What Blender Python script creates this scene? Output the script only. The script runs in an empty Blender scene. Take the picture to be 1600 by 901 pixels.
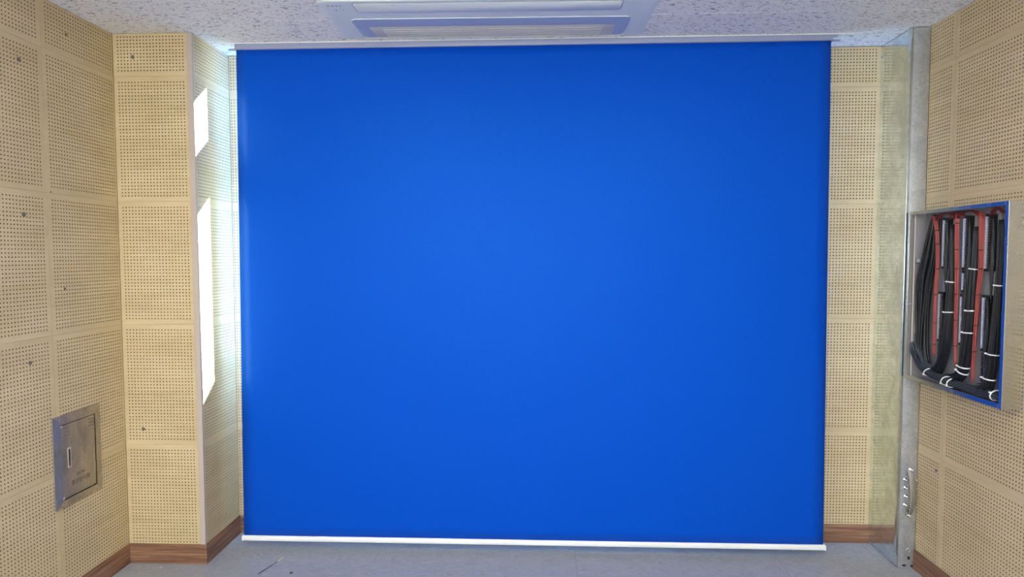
import bpy, bmesh, math, random
from mathutils import Vector, Matrix, Quaternion
random.seed(7)
S = bpy.context.scene
COL = S.collection
PI = math.pi

# ------------------------------------------------------------------ camera
cam_d = bpy.data.cameras.new('camera'); cam = bpy.data.objects.new('camera', cam_d); COL.objects.link(cam)
cam_d.sensor_width = 36; cam_d.lens = 989.245/1600*36; cam_d.clip_start = .05
Rv = Vector((0.99915266, 0.04111227, -0.00193331)); Uv = Vector((-0.00019586, 0.05172222, 0.99866149)); Fv = Vector((-0.04115724, 0.99781491, -0.05168646))
cam.matrix_world = Matrix(((Rv.x, Uv.x, -Fv.x, 0), (Rv.y, Uv.y, -Fv.y, 0), (Rv.z, Uv.z, -Fv.z, 1.53386), (0, 0, 0, 1)))
S.camera = cam

# ------------------------------------------------------------------ view, sky, sun
S.view_settings.view_transform = 'Standard'; S.view_settings.look = 'None'
S.view_settings.gamma = 1; S.view_settings.use_curve_mapping = False
S.view_settings.exposure = 0.16
LAMP = 20.0        # ceiling light panels
FILL = 11.0        # glowing panes of a window added unseen behind the camera as fill
SUN = 80.0
SKY = 20.0
S.world = bpy.data.worlds.new('sky'); S.world.use_nodes = True
wn = S.world.node_tree; wn.nodes.clear()
wo = wn.nodes.new('ShaderNodeOutputWorld'); wb = wn.nodes.new('ShaderNodeBackground'); st = wn.nodes.new('ShaderNodeTexSky')
st.sky_type = 'HOSEK_WILKIE'; sd = Vector((.75, 1, .82)).normalized(); st.sun_direction = sd; st.turbidity = 2.5
wb.inputs['Strength'].default_value = SKY
wn.links.new(st.outputs[0], wb.inputs[0]); wn.links.new(wb.outputs[0], wo.inputs[0])
sl = bpy.data.lights.new('sun', 'SUN'); sl.energy = SUN; sl.angle = math.radians(.53); sl.color = (1, .96, .88)
so = bpy.data.objects.new('sun', sl); COL.objects.link(so)
so.rotation_mode = 'QUATERNION'; so.rotation_quaternion = sd.to_track_quat('Z', 'Y'); so.location = (3, 8, 6)

# ------------------------------------------------------------------ dimensions
H = 2.605
XL, XR, YB, YR = -2.051, 1.843, 3.3865, -2.22
XP, YP = -1.6585, 3.027           # pillar side / pillar front
XD, YD = 1.762, 3.107             # duct side / duct front

# ------------------------------------------------------------------ materials
def mat(name):
    m = bpy.data.materials.new(name); m.use_nodes = True
    nt = m.node_tree; b = nt.nodes['Principled BSDF']
    return m, nt, b
def N(nt, t, **kw):
    n = nt.nodes.new(t)
    for k, v in kw.items():
        if k in n.inputs: n.inputs[k].default_value = v
        else: setattr(n, k, v)
    return n
def plain(name, col, rough=.5, metal=0, bump=0, bscale=200, spec=.5):
    m, nt, b = mat(name)
    b.inputs['Base Color'].default_value = (*col, 1); b.inputs['Roughness'].default_value = rough; b.inputs['Metallic'].default_value = metal
    b.inputs['Specular IOR Level'].default_value = spec
    tc = N(nt, 'ShaderNodeTexCoord'); n = N(nt, 'ShaderNodeTexNoise', Scale=bscale, Detail=2.0)
    nt.links.new(tc.outputs['Object'], n.inputs['Vector'])
    mr = N(nt, 'ShaderNodeMapRange'); mr.inputs[3].default_value = max(rough-.05, .02); mr.inputs[4].default_value = rough+.05
    nt.links.new(n.outputs[0], mr.inputs[0]); nt.links.new(mr.outputs[0], b.inputs['Roughness'])
    if bump:
        bp = N(nt, 'ShaderNodeBump', Strength=bump, Distance=.001); nt.links.new(n.outputs[0], bp.inputs['Height']); nt.links.new(bp.outputs[0], b.inputs['Normal'])
    return m
def ramp(nt, fac, stops):
    r = N(nt, 'ShaderNodeValToRGB'); e = r.color_ramp.elements
    while len(e) < len(stops): e.new(.5)
    for i, (p, c) in enumerate(stops): e[i].position = p; e[i].color = (*c, 1)
    nt.links.new(fac, r.inputs[0]); return r.outputs[0]
def vec(nt, scale, rand=True, rot=(0, 0, 0)):
    tc = N(nt, 'ShaderNodeTexCoord'); mp = N(nt, 'ShaderNodeMapping'); mp.inputs['Scale'].default_value = scale; mp.inputs['Rotation'].default_value = rot
    nt.links.new(tc.outputs['Object'], mp.inputs['Vector'])
    if rand:
        oi = N(nt, 'ShaderNodeObjectInfo'); mu = N(nt, 'ShaderNodeMath', operation='MULTIPLY'); mu.inputs[1].default_value = 37
        nt.links.new(oi.outputs['Random'], mu.inputs[0]); nt.links.new(mu.outputs[0], mp.inputs['Location'])
    return mp.outputs[0]
def mixc(nt, fac, a, b, mode='MIX'):
    m = N(nt, 'ShaderNodeMix', data_type='RGBA', blend_type=mode)
    for s, v in ((0, fac), (6, a), (7, b)):
        if hasattr(v, 'links') or hasattr(v, 'is_linked'): nt.links.new(v, m.inputs[s])
        elif isinstance(v, tuple): m.inputs[s].default_value = (*v, 1)
        else: m.inputs[s].default_value = v
    return m.outputs[2]

def wood_panel():
    m, nt, b = mat('pale veneer')
    g = N(nt, 'ShaderNodeTexNoise', Scale=1.0, Detail=6.0, Roughness=.6, Distortion=.4); nt.links.new(vec(nt, (4, 4, 45)), g.inputs['Vector'])
    mo = N(nt, 'ShaderNodeTexNoise', Scale=1.0, Detail=3.0); nt.links.new(vec(nt, (3, 3, 7)), mo.inputs['Vector'])
    c1 = ramp(nt, g.outputs[0], [(.3, (.57, .455, .262)), (.55, (.62, .50, .298)), (.8, (.66, .54, .33))])
    c2 = ramp(nt, mo.outputs[0], [(.3, (.88, .86, .82)), (.7, (1, 1, 1))])
    c = mixc(nt, 1.0, c1, c2, 'MULTIPLY')
    nt.links.new(c, b.inputs['Base Color']); b.inputs['Roughness'].default_value = .42; b.inputs['Specular IOR Level'].default_value = .35
    bp = N(nt, 'ShaderNodeBump', Strength=.12, Distance=.0006); nt.links.new(g.outputs[0], bp.inputs['Height']); nt.links.new(bp.outputs[0], b.inputs['Normal'])
    return m
def wood_dark(name, along):
    m, nt, b = mat(name)
    sc = (2.2, 60, 90) if along == 'x' else (60, 2.2, 90)
    g = N(nt, 'ShaderNodeTexNoise', Scale=1.0, Detail=7.0, Roughness=.65, Distortion=.8); nt.links.new(vec(nt, sc, False), g.inputs['Vector'])
    c = ramp(nt, g.outputs[0], [(.36, (.105, .05, .028)), (.5, (.22, .108, .060)), (.63, (.33, .185, .11))])
    nt.links.new(c, b.inputs['Base Color']); b.inputs['Roughness'].default_value = .45
    bp = N(nt, 'ShaderNodeBump', Strength=.2, Distance=.0005); nt.links.new(g.outputs[0], bp.inputs['Height']); nt.links.new(bp.outputs[0], b.inputs['Normal'])
    return m
def ceiling_mat():
    m, nt, b = mat('mineral fibre ceiling tile')
    v = vec(nt, (48, 120, 48))
    w = N(nt, 'ShaderNodeTexNoise', Scale=.6, Detail=2.0); nt.links.new(v, w.inputs['Vector'])
    n = N(nt, 'ShaderNodeTexNoise', Scale=1.0, Detail=1.5, Roughness=.5, Distortion=1.2); nt.links.new(v, n.inputs['Vector'])
    pit = ramp(nt, n.outputs[0], [(.60, (0, 0, 0)), (.645, (1, 1, 1))])
    fine = N(nt, 'ShaderNodeTexNoise', Scale=700.0, Detail=1.0); nt.links.new(vec(nt, (1, 1, 1)), fine.inputs['Vector'])
    base = ramp(nt, fine.outputs[0], [(.35, (.77, .785, .805)), (.65, (.87, .885, .905))])
    c = mixc(nt, pit, base, (.28, .28, .31))
    nt.links.new(c, b.inputs['Base Color']); b.inputs['Roughness'].default_value = .9; b.inputs['Specular IOR Level'].default_value = .2
    bp = N(nt, 'ShaderNodeBump', Strength=.6, Distance=.001, invert=True); nt.links.new(pit, bp.inputs['Height']); nt.links.new(bp.outputs[0], b.inputs['Normal'])
    return m
def floor_mat():
    m, nt, b = mat('grey marbled vinyl tile')
    n1 = N(nt, 'ShaderNodeTexNoise', Scale=1.0, Detail=6.0, Roughness=.7, Distortion=1.5); nt.links.new(vec(nt, (18, 28, 18)), n1.inputs['Vector'])
    c1 = ramp(nt, n1.outputs[0], [(.3, (.27, .285, .31)), (.5, (.325, .34, .37)), (.72, (.39, .402, .43))])
    n2 = N(nt, 'ShaderNodeTexNoise', Scale=1.0, Detail=2.0, Distortion=1.0); nt.links.new(vec(nt, (110, 160, 110)), n2.inputs['Vector'])
    fl = ramp(nt, n2.outputs[0], [(.66, (0, 0, 0)), (.72, (1, 1, 1))])
    c = mixc(nt, fl, c1, (.20, .20, .21))
    n3 = N(nt, 'ShaderNodeTexNoise', Scale=1.0, Detail=2.0, Distortion=1.0); nt.links.new(vec(nt, (90, 120, 50)), n3.inputs['Vector'])
    f2 = ramp(nt, n3.outputs[0], [(.67, (0, 0, 0)), (.74, (1, 1, 1))])
    c = mixc(nt, f2, c, (.5, .5, .5))
    nt.links.new(c, b.inputs['Base Color']); b.inputs['Roughness'].default_value = .38; b.inputs['Specular IOR Level'].default_value = .4
    bp = N(nt, 'ShaderNodeBump', Strength=.15, Distance=.0006); nt.links.new(n1.outputs[0], bp.inputs['Height']); nt.links.new(bp.outputs[0], b.inputs['Normal'])
    return m
def fabric_mat():
    m, nt, b = mat('matte blue screen cloth')
    n = N(nt, 'ShaderNodeTexNoise', Scale=420.0, Detail=3.0); nt.links.new(vec(nt, (1, 1, 1), False), n.inputs['Vector'])
    c = ramp(nt, n.outputs[0], [(.35, (.001, .060, .475)), (.65, (.002, .078, .565))])
    nt.links.new(c, b.inputs['Base Color']); b.inputs['Roughness'].default_value = .46; b.inputs['Specular IOR Level'].default_value = .42; b.inputs['Specular Tint'].default_value = (.10, .45, 1, 1)
    bp = N(nt, 'ShaderNodeBump', Strength=.25, Distance=.0006); nt.links.new(n.outputs[0], bp.inputs['Height']); nt.links.new(bp.outputs[0], b.inputs['Normal'])
    return m
def galv(name, rough, base, spangle, wave=0.0, stain=.25):
    m, nt, b = mat(name)
    v = N(nt, 'ShaderNodeTexVoronoi', Scale=spangle); nt.links.new(vec(nt, (1, 1, 1), False), v.inputs['Vector'])
    bw = N(nt, 'ShaderNodeRGBToBW'); nt.links.new(v.outputs['Color'], bw.inputs[0])
    n = N(nt, 'ShaderNodeTexNoise', Scale=7.0, Detail=7.0, Roughness=.65, Distortion=.6); nt.links.new(vec(nt, (1, 1.6, .8), False), n.inputs['Vector'])
    c1 = ramp(nt, bw.outputs[0], [(.0, tuple(x*.86 for x in base)), (1, tuple(min(x*1.1, 1) for x in base))])
    c2 = ramp(nt, n.outputs[0], [(.35, (1-stain, 1-stain, 1-stain)), (.6, (1, 1, 1))])
    nt.links.new(mixc(nt, 1.0, c1, c2, 'MULTIPLY'), b.inputs['Base Color'])
    b.inputs['Metallic'].default_value = 1
    r = N(nt, 'ShaderNodeMapRange'); r.inputs[1].default_value = .3; r.inputs[2].default_value = .7; r.inputs[3].default_value = rough*1.5; r.inputs[4].default_value = rough*.7
    nt.links.new(n.outputs[0], r.inputs[0]); nt.links.new(r.outputs[0], b.inputs['Roughness'])
    w = N(nt, 'ShaderNodeTexNoise', Scale=5.0, Detail=2.0); nt.links.new(vec(nt, (1, 1, .5), False), w.inputs['Vector'])
    bp = N(nt, 'ShaderNodeBump', Strength=.15, Distance=.0004); nt.links.new(bw.outputs[0], bp.inputs['Height'])
    bp2 = N(nt, 'ShaderNodeBump', Strength=wave, Distance=.01); nt.links.new(w.outputs[0], bp2.inputs['Height']); nt.links.new(bp.outputs[0], bp2.inputs['Normal'])
    nt.links.new(bp2.outputs[0], b.inputs['Normal'])
    return m
def braid_mat():
    m, nt, b = mat('tinned copper braid')
    w = N(nt, 'ShaderNodeTexWave', wave_type='BANDS', bands_direction='DIAGONAL', Scale=70.0, Distortion=1.5); nt.links.new(vec(nt, (1, 1, 1), False), w.inputs['Vector'])
    c = ramp(nt, w.outputs['Fac'], [(.2, (.16, .155, .145)), (.7, (.62, .60, .57))])
    nt.links.new(c, b.inputs['Base Color']); b.inputs['Metallic'].default_value = .8; b.inputs['Roughness'].default_value = .48
    bp = N(nt, 'ShaderNodeBump', Strength=.9, Distance=.0015); nt.links.new(w.outputs['Fac'], bp.inputs['Height']); nt.links.new(bp.outputs[0], b.inputs['Normal'])
    return m
def glass_mat():
    m = bpy.data.materials.new('window glass'); m.use_nodes = True; nt = m.node_tree; nt.nodes.clear()
    o = N(nt, 'ShaderNodeOutputMaterial'); t = N(nt, 'ShaderNodeBsdfTransparent'); g = N(nt, 'ShaderNodeBsdfGlossy', Roughness=.01)
    t.inputs[0].default_value = (.93, .96, .95, 1); lw = N(nt, 'ShaderNodeLayerWeight', Blend=.5); pw = N(nt, 'ShaderNodeMath', operation='POWER'); pw.inputs[1].default_value = 5
    nt.links.new(lw.outputs['Facing'], pw.inputs[0]); f = N(nt, 'ShaderNodeMapRange'); f.inputs[3].default_value = .04; nt.links.new(pw.outputs[0], f.inputs[0]); mx = N(nt, 'ShaderNodeMixShader')
    nt.links.new(f.outputs[0], mx.inputs[0]); nt.links.new(t.outputs[0], mx.inputs[1]); nt.links.new(g.outputs[0], mx.inputs[2]); nt.links.new(mx.outputs[0], o.inputs[0])
    return m
def emit_mat(name, col, s):
    m, nt, b = mat(name); b.inputs['Base Color'].default_value = (.8, .8, .8, 1)
    b.inputs['Emission Color'].default_value = (*col, 1); b.inputs['Emission Strength'].default_value = s
    return m

M_PANEL = wood_panel()
M_FELT = plain('dark backing felt', (.055, .04, .026), .95, bump=.3)
M_HOLE = plain('darkened drill hole wall', (.11, .075, .04), .9)  # hole shade deepened in the wall colour so the holes read
M_WOODX = wood_dark('brown laminate along x', 'x'); M_WOODY = wood_dark('brown laminate along y', 'y')
M_TRIM = plain('pale pinkish wood edging', (.47, .40, .35), .5, bump=.4, bscale=60)
M_CEIL = ceiling_mat(); M_FLOOR = floor_mat(); M_CLOTH = fabric_mat()
M_DUCTSIDE = galv('bright galvanised sheet', .16, (.82, .92, .93), 55, .04, .20)
M_DUCT = galv('dull galvanised sheet', .50, (.55, .58, .61), 110, .03, .18); M_DUCT.node_tree.nodes['Principled BSDF'].inputs['Metallic'].default_value = .75
M_STEEL = galv('stainless box steel', .20, (.58, .59, .60), 300, .02, .10)
M_FRAME = galv('dull steel frame', .5, (.30, .30, .32), 240, .02, .2); M_FRAME.node_tree.nodes['Principled BSDF'].inputs['Metallic'].default_value = .7
M_DOORM = galv('stained steel door', .30, (.50, .47, .42), 240, .06, .30)
M_BOXIN = plain('grey painted box interior', (.30, .29, .30), .55)
M_PLATE = plain('light grey ribbed plate', (.40, .42, .44), .5)
M_WHITE = plain('white enamel', (.82, .85, .86), .3)
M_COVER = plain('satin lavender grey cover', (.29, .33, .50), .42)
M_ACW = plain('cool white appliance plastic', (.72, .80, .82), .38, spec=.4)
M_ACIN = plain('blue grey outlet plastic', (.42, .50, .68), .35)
M_VANE = plain('beige vane plastic', (.60, .60, .56), .4)
M_DARK = plain('dark seam', (.02, .02, .022), .7)
M_BLACKW = plain('black cable sheath', (.012, .013, .016), .36)
M_GREYW = plain('dark grey cable sheath', (.05, .06, .075), .38)
M_REDW = plain('red wire insulation', (.36, .062, .05), .4)
M_REDD = plain('dark red wire insulation', (.16, .02, .022), .4)
M_TIEW = plain('white nylon tie', (.85, .86, .86), .4)
M_TIEB = plain('black nylon tie', (.01, .01, .01), .4)
M_CLOTHB = plain('pale blue screen backing', (.20, .42, .98), .8)
M_BLK = plain('black terminal plastic', (.012, .012, .013), .45)
M_RAIL = plain('pale blue white marker strip', (.66, .74, .90), .3)
M_CONT = plain('nickel contacts', (.75, .77, .78), .3, metal=.8)
M_BOLT = plain('zinc bolt', (.78, .78, .76), .22, metal=1)
M_BRAID = braid_mat(); M_GLASS = glass_mat()
M_MARK = plain('grey printed mark', (.25, .28, .32), .6)
M_INK = plain('dark embossed print', (.05, .042, .035), .6)
M_PLUG = plain('grey filler', (.13, .12, .10), .7)
M_PAINT = plain('off white wall paint', (.72, .70, .66), .8)
M_TAN = plain('tan gasket strip', (.62, .55, .44), .6)
M_WFRAME = plain('white window frame', (.8, .81, .82), .4)
M_LIGHT = emit_mat('lamp diffuser', (.98, .985, 1), LAMP)
M_FILL = emit_mat('added fill light pane', (.93, .97, 1), FILL)  # glow added as fill light, no daylight comes through

# ------------------------------------------------------------------ mesh helpers
def link(name, me, m=None, parent=None, loc=None):
    o = bpy.data.objects.new(name, me); COL.objects.link(o)
    if m is not None and me is not None and not me.materials: me.materials.append(m)
    if parent is not None: o.parent = parent
    if loc is not None: o.location = loc
    return o
def obj(name, bm, m, parent=None, smooth=False, loc=None):
    me = bpy.data.meshes.new(name); bm.normal_update(); bm.to_mesh(me); bm.free()
    if smooth:
        for p in me.polygons: p.use_smooth = True
    return link(name, me, m, parent, loc)
def smooth_angle(o, deg=35):
    for p in o.data.polygons: p.use_smooth = True
    try: o.data.set_sharp_from_angle(angle=math.radians(deg))
    except Exception: pass
    return o
def box(bm, x0, x1, y0, y1, z0, z1, bev=0, seg=1):
    vs = [bm.verts.new(c) for c in ((x0,y0,z0),(x1,y0,z0),(x1,y1,z0),(x0,y1,z0),(x0,y0,z1),(x1,y0,z1),(x1,y1,z1),(x0,y1,z1))]
    fs = [bm.faces.new([vs[i] for i in f]) for f in ((0,3,2,1),(4,5,6,7),(0,1,5,4),(1,2,6,5),(2,3,7,6),(3,0,4,7))]
    if bev:
        es = list({e for f in fs for e in f.edges})
        bmesh.ops.bevel(bm, geom=es, offset=bev, segments=seg, profile=.5, affect='EDGES')
def bbox(*a, **k):
    bm = bmesh.new(); box(bm, *a, **k); return bm
def frame_of(d):
    d = d.normalized(); a = Vector((0, 0, 1)) if abs(d.z) < .9 else Vector((1, 0, 0))
    u = d.cross(a).normalized(); return u, d.cross(u).normalized()
def tube(bm, pts, r, n=6, caps=True, closed=False):
    pts = [Vector(p) for p in pts]; rings = []
    L = len(pts); u = None
    for i, p in enumerate(pts):
        if closed: d = pts[(i+1) % L]-pts[i-1]
        else: d = pts[min(i+1, L-1)]-pts[max(i-1, 0)]
        if u is None: u, w = frame_of(d)
        else:
            dn = d.normalized(); u = (u-dn*u.dot(dn)).normalized(); w = dn.cross(u)
        rr = r[i] if isinstance(r, (list, tuple)) else r
        rings.append([bm.verts.new(p+(u*math.cos(2*PI*k/n)+w*math.sin(2*PI*k/n))*rr) for k in range(n)])
    for i in range(L if closed else L-1):
        a, b = rings[i], rings[(i+1) % L]
        for k in range(n): bm.faces.new((a[k], a[(k+1) % n], b[(k+1) % n], b[k]))
    if caps and not closed:
        bm.faces.new(rings[0][::-1]); bm.faces.new(rings[-1])
def cyl(bm, p0, p1, r0, r1=None, n=12): tube(bm, [p0, p1], [r0, r1 if r1 is not None else r0], n)
def catmull(pts, k=5):
    P = [Vector(p) for p in pts]; P = [P[0]*2-P[1]]+P+[P[-1]*2-P[-2]]; out = []
    for i in range(1, len(P)-2):
        for j in range(k):
            t = j/k; a, b, c, d = P[i-1], P[i], P[i+1], P[i+2]
            out.append(.5*((2*b)+(c-a)*t+(2*a-5*b+4*c-d)*t*t+(3*b-a-3*c+d)*t**3))
    out.append(P[-2]); return out
def empty(name, loc, label=None, cat=None, group=None, kind=None):
    o = bpy.data.objects.new(name, None); COL.objects.link(o); o.location = loc
    o.empty_display_size = .1
    return tag(o, label, cat, group, kind)
def tag(o, label=None, cat=None, group=None, kind=None):
    if label: o['label'] = label
    if cat: o['category'] = cat
    if group: o['group'] = group
    if kind: o['kind'] = kind
    return o
def struct(name, bm, m, parent=None): return tag(obj(name, bm, m, parent), kind='structure')

# ------------------------------------------------------------------ perforated panels (real holes, 16 mm pitch)
PITCH, RH, TH = .016, .0030, .009
cache = {}
def panel_mesh(w, h, us, vs):
    key = (round(w, 4), round(h, 4), round(us[0], 4), len(us), round(vs[0], 4), len(vs))
    if key in cache: return cache[key]
    V, F = [], []
    hp = PITCH/2; nu, nv = len(us), len(vs)
    u0, u1, v0, v1 = us[0]-hp, us[-1]+hp, vs[0]-hp, vs[-1]+hp
    grid = {}
    for j in range(nv+1):
        for i in range(nu+1):
            grid[i, j] = len(V); V.append((u0+i*PITCH, 0, v0+j*PITCH))
    cs = [(math.cos(k*PI/4)*RH, math.sin(k*PI/4)*RH) for k in range(8)]
    for j in range(nv):
        for i in range(nu):
            b = len(V)
            for c, s in cs: V.append((us[i]+c, 0, vs[j]+s))
            for c, s in cs: V.append((us[i]+c, TH, vs[j]+s))
            C = [grid[i+1, j+1], grid[i, j+1], grid[i, j], grid[i+1, j]]   # at 45,135,225,315 deg
            for q in range(4):
                k = 2*q; c = C[q]; n = C[(q+1) % 4]
                F.append((b+k, b+k+1, c)); F.append((b+k+1, b+(k+2) % 8, c)); F.append((b+(k+2) % 8, n, c))
            for k in range(8): F.append((b+k, b+8+k, b+8+(k+1) % 8, b+(k+1) % 8))
    # rim: chamfered edge and sides
    ch = .0007; g = .0001
    base = len(V)
    V += [(u0, 0, v0), (u1, 0, v0), (u1, 0, v1), (u0, 0, v1)]
    V += [(x, 0, z) for x, z in ((g+ch, g+ch), (w-g-ch, g+ch), (w-g-ch, h-g-ch), (g+ch, h-g-ch))]
    V += [(x, ch, z) for x, z in ((g, g), (w-g, g), (w-g, h-g), (g, h-g))]
    V += [(x, TH, z) for x, z in ((g, g), (w-g, g), (w-g, h-g), (g, h-g))]
    for L in (0, 4, 8):
        for k in range(4):
            a, b2 = base+L+k, base+L+(k+1) % 4
            F.append((a, a+4, b2+4, b2))
    me = bpy.data.meshes.new('panel'); me.from_pydata(V, [], F); me.update()
    bm = bmesh.new(); bm.from_mesh(me); bmesh.ops.remove_doubles(bm, verts=bm.verts, dist=1e-5)
    bmesh.ops.recalc_face_normals(bm, faces=bm.faces); bm.to_mesh(me); bm.free()
    # make sure the face looks towards -y
    s = sum(p.normal.y*p.area for p in me.polygons if abs(p.normal.y) > .9)
    if s > 0: me.flip_normals()
    me.materials.append(M_PANEL); me.materials.append(M_HOLE)
    for p in me.polygons:
        if abs(p.normal.y) < .3 and p.area < 4e-5: p.material_index = 1
    cache[key] = me
    return me
def panels(parent, origin, rotz, cols, rows):
    """cols: (u0, u1, ref)  rows: (z0, z1, ref); the hole grid starts 28 mm from ref."""
    for u0, u1, ur in cols:
        us = [ur+.028+PITCH*i for i in range(35)]; us = [u-u0 for u in us if u0+.0095 < u < u1-.0095]
        for z0, z1, zr in rows:
            vs = [zr+.028+PITCH*i for i in range(35)]; vs = [v-z0 for v in vs if z0+.0095 < v < z1-.0095]
            if not us or not vs: continue
            o = link('panel', panel_mesh(u1-u0, z1-z0, us, vs), None, parent)
            c, s = math.cos(rotz), math.sin(rotz)
            jit = random.uniform(-.0003, .0003)
            o.location = (origin[0]+c*u0-s*jit, origin[1]+s*u0+c*jit, z0); o.rotation_euler = (0, 0, rotz)
ROWS = [(0.0, .6, 0), (.6, 1.2, .6), (1.2, 1.8, 1.2), (1.8, 2.4, 1.8), (2.4, 2.6035, 2.4)]

# ------------------------------------------------------------------ room shell
T = TH
w = struct('wall_left', bbox(XL-.12, XL-T, YR, YB+.1, 0, 2.75), M_FELT)
y = 2.58; cols = [(2.58-YR, YP-YR-.0005, 2.58-YR)]
while y-.6 > YR-.01: cols.append((y-.6-YR, y-YR, y-.6-YR)); y -= .6
panels(w, (XL, YR), PI/2, cols, ROWS)
for (py, pz, s) in ((2.463, 2.311, 1.0), (2.456, 1.702, 1.0), (2.457, 1.105, .9), (2.724, 2.497, .7), (2.601, 1.805, .35), (2.66, .985+.41, .6)):
    bm = bmesh.new(); r = .0095*s
    tube(bm, [(XL-.002, py, pz), (XL+.0015, py, pz), (XL+.0025, py, pz)], [r, r, r*.6], 9)
    obj('filler_plug', bm, M_PLUG, w)

w = struct('wall_right', bbox(XR+T, XR+.12, YR, YB+.1, 0, 2.75), M_FELT)
s0 = YB-2.923; cols = [(YB-YD, s0, s0-.6)]
u = s0
while u+.6 <= YB-YR+.01: cols.append((u, u+.6, u)); u += .6
panels(w, (XR, YB), -PI/2, cols, ROWS)
for (py, pz) in ((2.965, .537),):
    bm = bmesh.new(); tube(bm, [(XR+.002, py, pz), (XR-.0006, py, pz), (XR-.0009, py, pz)], [.008, .008, .005], 9); obj('filler_plug', bm, M_PLUG, w)

WX0, WX1, WZ0, WZ1 = -1.483, 1.16, 1.085, 2.60      # window behind the screen
bm = bmesh.new()
box(bm, XP, WX0, YB+T, YB+.05, 0, 2.75); box(bm, WX1, XR+.1, YB+T, YB+.05, 0, 2.75); box(bm, WX0, WX1, YB+T, YB+.05, 0, WZ0); box(bm, WX0, WX1, YB+T, YB+.05, 2.64, 2.75)
box(bm, XL-.1, XP, YB+T, YB+.05, 0, 2.75)
w = struct('wall_back', bm, M_FELT)
o0 = XP
panels(w, (XP, YB), 0, [(0.0005, WX0-XP, -.018)], ROWS)
panels(w, (XP, YB), 0, [(WX1-XP, XD-XP, XD-XP-.6+.0185)], ROWS)
pr = [(0, .6, 0), (.6, WZ0, .6)]
panels(w, (XP, YB), 0, [(WX0-XP, -1.24-XP, -1.84-XP)]+[(x-XP, x+.6-XP, x-XP) for x in (-1.24, -.64, -.04, .56)], pr)

RX0, RX1, RZ0, RZ1 = -1.95, .75, 1.0, 2.40
bm = bmesh.new()
box(bm, XL-.12, RX0, YR-.1, YR, 0, 2.75); box(bm, RX1, XR+.12, YR-.1, YR, 0, 2.75); box(bm, RX0, RX1, YR-.1, YR, 0, RZ0); box(bm, RX0, RX1, YR-.1, YR, RZ1, 2.75)
wr = struct('wall_rear', bm, M_PAINT)
w2 = empty('fill_window', (0, 0, 0), kind='structure')  # unseen window added for frontal fill light and the screen's hotspot
bm = bmesh.new()
for a in ((RX0, RX0+.05, RZ0, RZ1), (RX1-.05, RX1, RZ0, RZ1), (RX0+.05, RX1-.05, RZ0, RZ0+.05), (RX0+.05, RX1-.05, RZ1-.05, RZ1), (-.63, -.57, RZ0+.05, RZ1-.05)): box(bm, a[0], a[1], YR-.07, YR-.02, a[2], a[3])
obj('window_frame', bm, M_WFRAME, w2)
for x0, x1 in ((RX0+.05, -.63), (-.57, RX1-.05)): obj('pane', bbox(x0, x1, YR-.05, YR-.044, RZ0+.05, RZ1-.05), M_FILL, w2)

w = struct('wall_pillar', bbox(XL-T, XP-T, YP+T, YB+T, 0, 2.61), M_FELT)
panels(w, (XL, YP), 0, [(.0005, XP-.026-XL, -.0185)], ROWS)
panels(w, (XP, YP+T), PI/2, [(0.0, YB-YP-T-.0005, -.010)], ROWS)
for px, pz in ((-1.953, 2.493), (-1.959, .678)):
    bm = bmesh.new(); tube(bm, [(px, YP+.002, pz), (px, YP-.0015, pz), (px, YP-.0025, pz)], [.0095, .0095, .005], 8); obj('filler_plug', bm, M_PLUG, w)
bm = bmesh.new(); box(bm, XP-.0265, XP+.001, YP-.003, YP+T, .092, 2.603, .001)
tr = struct('trim_1', bm, M_TRIM)

# floor: vinyl tiles
fl = struct('floor', bbox(XL-.1, XR+.1, YR, YB+.05, -.12, -.003), M_FELT)
tile_cache = {}
def slab(w, d, t, bev, m, name):
    k = (round(w, 4), round(d, 4), name)
    if k not in tile_cache:
        bm = bmesh.new(); box(bm, .0003, w-.0003, .0003, d-.0003, -t, 0, bev)
        me = bpy.data.meshes.new(name); bm.to_mesh(me); bm.free(); me.materials.append(m); tile_cache[k] = me
    return tile_cache[k]
fp = .508
xs = [XL-.01]+[.191+fp*i for i in range(-4, 4)]+[XR+.01]; xs = sorted(v for v in xs if XL-.011 <= v <= XR+.011)
ys = [YR]+sorted(3.372-fp*i for i in range(0, 11))+[YB+.01]
for a, b in zip(xs, xs[1:]):
    for c, d in zip(ys, ys[1:]):
        link('floor_tile', slab(b-a, d-c, .003, .0005, M_FLOOR, 'floor_tile'), None, fl, (a, c, 0))
# ceiling: staggered mineral tiles
ce = struct('ceiling', bbox(XL-.12, XR+.12, YR-.1, YB+.05, H+.012, H+.15), M_PAINT)
cy = [3.190-.2895*i for i in range(0, 19)]; cy = [YB]+[c for c in cy if c > YR]+[YR]
for r, (b, a) in enumerate(zip(cy, cy[1:])):
    off = .998 if r % 2 == 0 else .690
    px = sorted(v for v in [off+.6085*i for i in range(-6, 4)] if XL < v < XR)
    px = [XL-.009]+px+[XR+.009]
    for x0, x1 in zip(px, px[1:]):
        wd, dd = x1-x0, b-a
        k = (round(wd, 4), round(dd, 4))
        if k not in tile_cache:
            bm = bmesh.new(); box(bm, .0004, wd-.0004, .0004, dd-.0004, 0, .012)
            es = [e for e in bm.edges if all(v.co.z < .001 for v in e.verts)]
            bmesh.ops.bevel(bm, geom=es, offset=.0022, segments=1, affect='EDGES')
            me = bpy.data.meshes.new('ceiling_tile'); bm.to_mesh(me); bm.free(); me.materials.append(M_CEIL); tile_cache[k] = me
        link('ceiling_tile', tile_cache[k], None, ce, (x0, a, H+random.uniform(-.0004, .0004)))

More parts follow.
